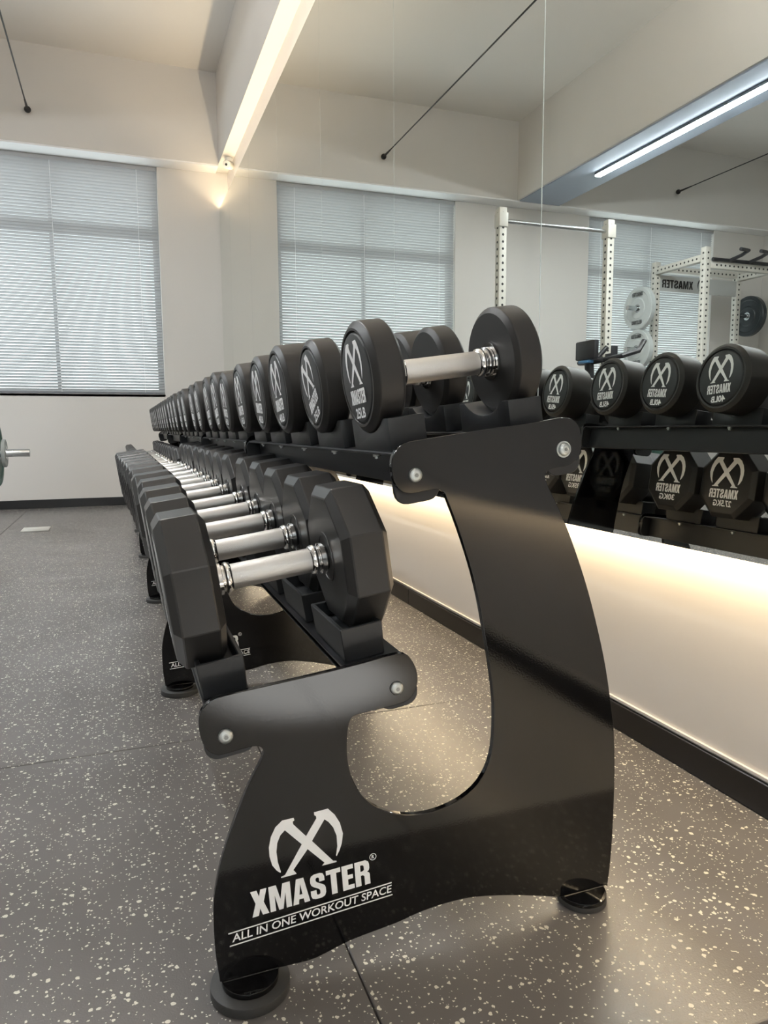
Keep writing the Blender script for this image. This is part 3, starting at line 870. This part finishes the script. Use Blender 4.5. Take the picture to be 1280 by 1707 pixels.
wpart('storage_peg', G().tube((RX0 - .033, RY1, 1.92), (RX0 - .36, RY1, 1.92), .024, 14), M_STEEL, rb)


def bumper(loc, r, w, m, label, letters=True, hub=.028, group='weight plates on the rack pegs'):
    t = tag(empty('weight_plate', loc), label, 'weight plate', group)
    p = [(-w / 2, hub + .001), (-w / 2, r * .45), (-w * .38, r * .5), (-w * .38, r * .78), (-w / 2, r * .82), (-w / 2, r - .008), (-w * .4, r), (w * .4, r), (w / 2, r - .008), (w / 2, r * .82), (w * .38, r * .78),
         (w * .38, r * .5), (w / 2, r * .45), (w / 2, hub + .001)]
    n = 48; g = G(); rs = [[(x, q * math.cos(2 * math.pi * i / n), q * math.sin(2 * math.pi * i / n)) for i in range(n)] for x, q in p]
    rs.append(rs[0]); g.loft(rs, cap=False)
    put('disc', g.mesh('disc', m, angle=30), t)
    if letters:
        for s in (1, -1):
            g = G(); d = Vector((0, s, 0))
            print_polys(g, WORD, (w / 2 - .004 - .0, -s * r * .36, s * r * .56), (0, s * r * .72, 0), (0, 0, s * r * .18), (1, 0, 0), lift=.006)
            put('lettering', flat_mesh(g, 'lettering', M_DARK), t)
    put('hub_ring', G().lathe_x([(-w / 2 - .002, hub + .001), (-w / 2 - .002, r * .2), (w / 2 + .002, r * .2), (w / 2 + .002, hub + .001)], 32).mesh('hub_ring', M_STEEL) if False else
        (lambda gg: gg.loft([[(x, q * math.cos(2 * math.pi * i / 32), q * math.sin(2 * math.pi * i / 32)) for i in range(32)] for x, q in
                             [(-w / 2 - .002, hub), (-w / 2 - .002, hub + .016), (w / 2 + .002, hub + .016), (w / 2 + .002, hub), (-w / 2 - .002, hub)]], cap=False).mesh('hub_ring', M_STEEL))(G()), t)
    return t


bumper((RX1 + .20, RY1, 1.93), .225, .06, M_PLATEW, 'pale grey lettered weight plate on the upper rack peg, seen in the mirror')
bumper((RX1 + .20, RY1, 1.50), .21, .06, M_PLATEW, 'pale grey lettered weight plate on the lower rack peg, seen in the mirror')
bumper((RX0 - .20, RY1, 1.92), .225, .06, M_PLATEB, 'black round weight plate at the right edge of the mirror view', letters=False)

# barbell resting on the low safety arms
BY, BZ = 5.10, .530
br = tag(empty('barbell', (-1.59, BY, BZ)), 'steel barbell whose sleeve end pokes in at the left picture edge', 'barbell')
wpart('shaft', G().tube((-2.25, BY, BZ), (-.93, BY, BZ), .0145, 14), M_STEEL, br)
for s in (-1, 1):
    wpart('sleeve', G().tube((-1.59 + s * .66, BY, BZ), (-1.59 + s * 1.055, BY, BZ), .0245, 18), M_STEEL, br, bevel=.002)
    wpart('sleeve_collar', G().tube((-1.59 + s * .645, BY, BZ), (-1.59 + s * .66, BY, BZ), .036, 18), M_STEEL, br)
for x, r, w, m, lab in ((-.680, .088, .022, M_PLATEW, 'small pale change plate on the barbell at the left picture edge'),
                        (-.735, .205, .05, mat('green_bumper', (.05, .13, .11), .45), 'dark green weight plate on the barbell, cut by the left picture edge'),
                        (-2.46, .205, .05, MATS['green_bumper'], 'dark green weight plate on the far barbell end, out of view')):
    bumper((x, BY, BZ), r, w, m, lab, letters=False, hub=.0255, group='weight plates on the barbell')

# exercise bike whose handlebar and console show above the mirrored dumbbells
bk = tag(empty('exercise_bike', (-1.45, 4.30, 0)), 'dark exercise bike with blue trim, handlebar showing above mirrored dumbbells', 'exercise bike')
wpart('base', G().box(-2.0, -1.92, 4.05, 4.55, .003, .06).box(-1.05, -.97, 4.05, 4.55, .003, .06).box(-1.92, -1.05, 4.27, 4.33, .03, .09), M_VINYL, bk, bevel=.006)
wpart('flywheel', G().tube((-1.28, 4.27, .36), (-1.28, 4.33, .36), .23, 36), M_VINYL, bk, bevel=.008)
wpart('front_post', G().tube((-1.30, 4.30, .3), (-1.22, 4.30, 1.12), .032, 14), M_VINYL, bk)
wpart('seat_post', G().tube((-1.62, 4.30, .09), (-1.74, 4.30, .98), .030, 14), M_VINYL, bk)
wpart('seat', G().loft([[(-1.90 + .28 * t, 4.30 + (.10 * (1 - t) + .03) * math.cos(2 * math.pi * k / 14), 1.01 + .03 * math.sin(2 * math.pi * k / 14)) for k in range(14)] for t in (0, .3, .6, 1)]), M_VINYL, bk)
g = G()
for s in (-1, 1):
    g.path([(-1.22, 4.30, 1.12), (-1.24, 4.30 + s * .14, 1.13), (-1.32, 4.30 + s * .22, 1.15), (-1.46, 4.30 + s * .22, 1.19), (-1.52, 4.30 + s * .20, 1.26)], .018, 10)
wpart('handlebar', g, M_VINYL, bk)
cn = wpart('console', G().box(-1.22, -1.18, 4.19, 4.41, 1.14, 1.27), M_VINYL, bk, bevel=.01)
wpart('blue_trim', G().box(-1.27, -1.17, 4.24, 4.36, 1.115, 1.135), M_BLUE, bk, bevel=.004)
